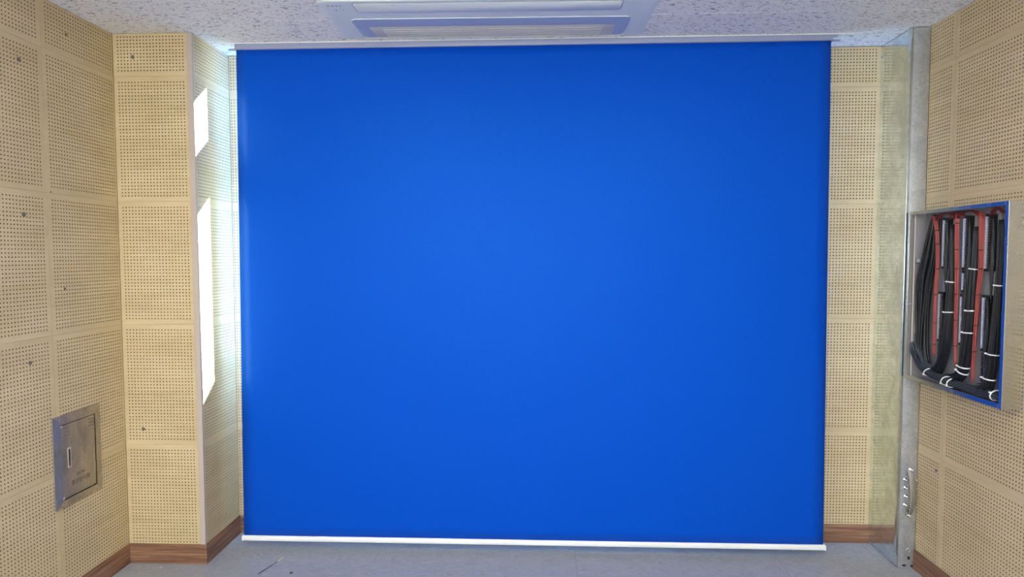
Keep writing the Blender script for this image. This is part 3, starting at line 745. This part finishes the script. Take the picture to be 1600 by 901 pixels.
# thick cables at the far side
b, P = bundle('cable_bundle', [(1.812, 2.972, 1.716), (1.805, 2.980, 1.660), (1.800, 3.005, 1.540), (1.797, 3.036, 1.420), (1.80, 3.047, 1.300), (1.80, 3.048, 1.180), (1.80, 3.040, 1.060), (1.80, 3.00, 1.010)], 12, .024, .0045, M_BLACKW,
      flat=.8, k=5, label='thick black cables running down the far side', n_side=7, spread=lambda f: .55+.75*math.sin(PI*min(f*1.25, 1))**.8+.2*f)
b, P = bundle('cable_bundle', [(1.815, 2.965, 1.712), (1.812, 2.966, 1.600), (1.812, 2.975, 1.500), (1.812, 3.000, 1.400), (1.812, 3.020, 1.28), (1.812, 3.022, 1.11), (1.812, 3.000, 1.03)], 7, .016, .0040, M_BLACKW,
      flat=.7, k=5, label='black cables bending behind the red wires', n_side=7)
# sweeping wires along the bottom
b, P = bundle('cable_bundle', [(1.800, 3.080, 1.110), (1.797, 3.050, 1.062), (1.794, 3.005, 1.018), (1.790, 2.940, .994), (1.790, 2.850, .984), (1.790, 2.750, .978), (1.790, 2.640, .978), (1.79, 2.50, .986)], 46, .0150, .0021, M_GREYW,
      flat=1.25, k=5, wob=1.2, label='fan of dark grey wires sweeping along the box bottom', spread=lambda f: 2.6-1.6*min(1, f*2.6))
for yy in (2.959, 2.822, 2.783, 2.534):
    f = min(range(len(P)), key=lambda i: abs(P[i].y-yy))/(len(P)-1); tie(b, P, f, .0195, M_TIEW, flat=1.1, w=.0026, tilt=.3)
b, P = bundle('cable_bundle', [(1.806, 3.085, 1.160), (1.806, 3.060, 1.100), (1.803, 3.020, 1.045), (1.800, 2.965, 1.000), (1.800, 2.90, .985)], 16, .010, .0019, M_GREYW, k=5, label='grey wires curling in at the lower far corner', spread=lambda f: 2.2-1.2*f)
for yy, zz in ((2.996, 1.246), (2.475, 1.19), (2.475, 1.02)):
    bm = bmesh.new(); tube(bm, [(XB, yy, zz), (XB-.003, yy, zz), (XB-.004, yy, zz)], [.0045, .0045, .002], 8); part('screw', bm, M_BOLT)

# ------------------------------------------------------------------ bits lying on the floor
def on_floor(o, p): o.location = p; return o
t = empty('cotton_swab', (-1.32, 3.015, 0), 'thin dark stick with pale tip lying on the grey floor left of centre', 'stick')
bm = bmesh.new(); a, b = Vector((-1.350, 2.930, .0022)), Vector((-1.307, 3.055, .0028)); cyl(bm, a, b, .0016, n=7); local(obj('stick', bm, M_DARK, t, True), t)
c = Vector((-1.293, 3.098, .004)); bm = bmesh.new(); tube(bm, [b-(c-b)*.1, b+(c-b)*.1, b+(c-b)*.5, b+(c-b)*.9, c], [.0015, .0034, .0040, .0034, .001], 8); local(tag(obj('tip', bm, M_TAN, t, True), 'pale padded tip'), t)
def chip(name, x, y, s, m, label, cat):
    bm = bmesh.new(); bmesh.ops.create_icosphere(bm, subdivisions=2, radius=1)
    for v in bm.verts:
        k = 1+.25*math.sin(v.co.x*5+x*9)+.2*math.sin(v.co.y*7+y*5); v.co = Vector((v.co.x*s*k, v.co.y*s*.7*k, max(v.co.z*s*.4*k, -s*.15)+s*.15))
    o = obj(name, bm, m); o.location = (x, y, .0); tag(o, label, cat); return o
chip('crumb', -1.196, 2.948, .009, M_INK, 'small brown crumb on the floor beside the thin stick', 'crumb')
chip('paint_chip', -1.86, 2.978, .0045, M_WHITE, 'tiny white paint chip on the floor below the pillar baseboard', 'chip')
chip('paint_chip', 1.545, 3.318, .0045, M_WHITE, 'tiny white paint chip on the floor right of the screen bar', 'chip')
chip('paint_chip', -1.44, 3.13, .0035, M_INK, 'tiny dark grit speck on the floor near the pillar corner', 'chip')

# ------------------------------------------------------------------ ceiling lamps (behind and above the camera)
for (lx, ly), lab in zip(((-.95, .9), (.95, .9), (-.95, -1.0), (.95, -1.0)), ('front left', 'front right', 'rear left', 'rear right')):
    t = empty('ceiling_light', (lx, ly, H), 'flat rectangular ceiling light panel, the %s one of four' % lab, 'ceiling light', 'flat ceiling light panels')
    L, W = .6, .15
    bm = bmesh.new()
    for a in ((-W-.015, -W, -L-.015, L+.015), (W, W+.015, -L-.015, L+.015), (-W, W, -L-.015, -L), (-W, W, L, L+.015)): box(bm, a[0], a[1], a[2], a[3], -.012, 0)
    obj('frame', bm, M_WHITE, t)
    obj('diffuser', bbox(-W, W, -L, L, -.008, -.001), M_LIGHT, t)
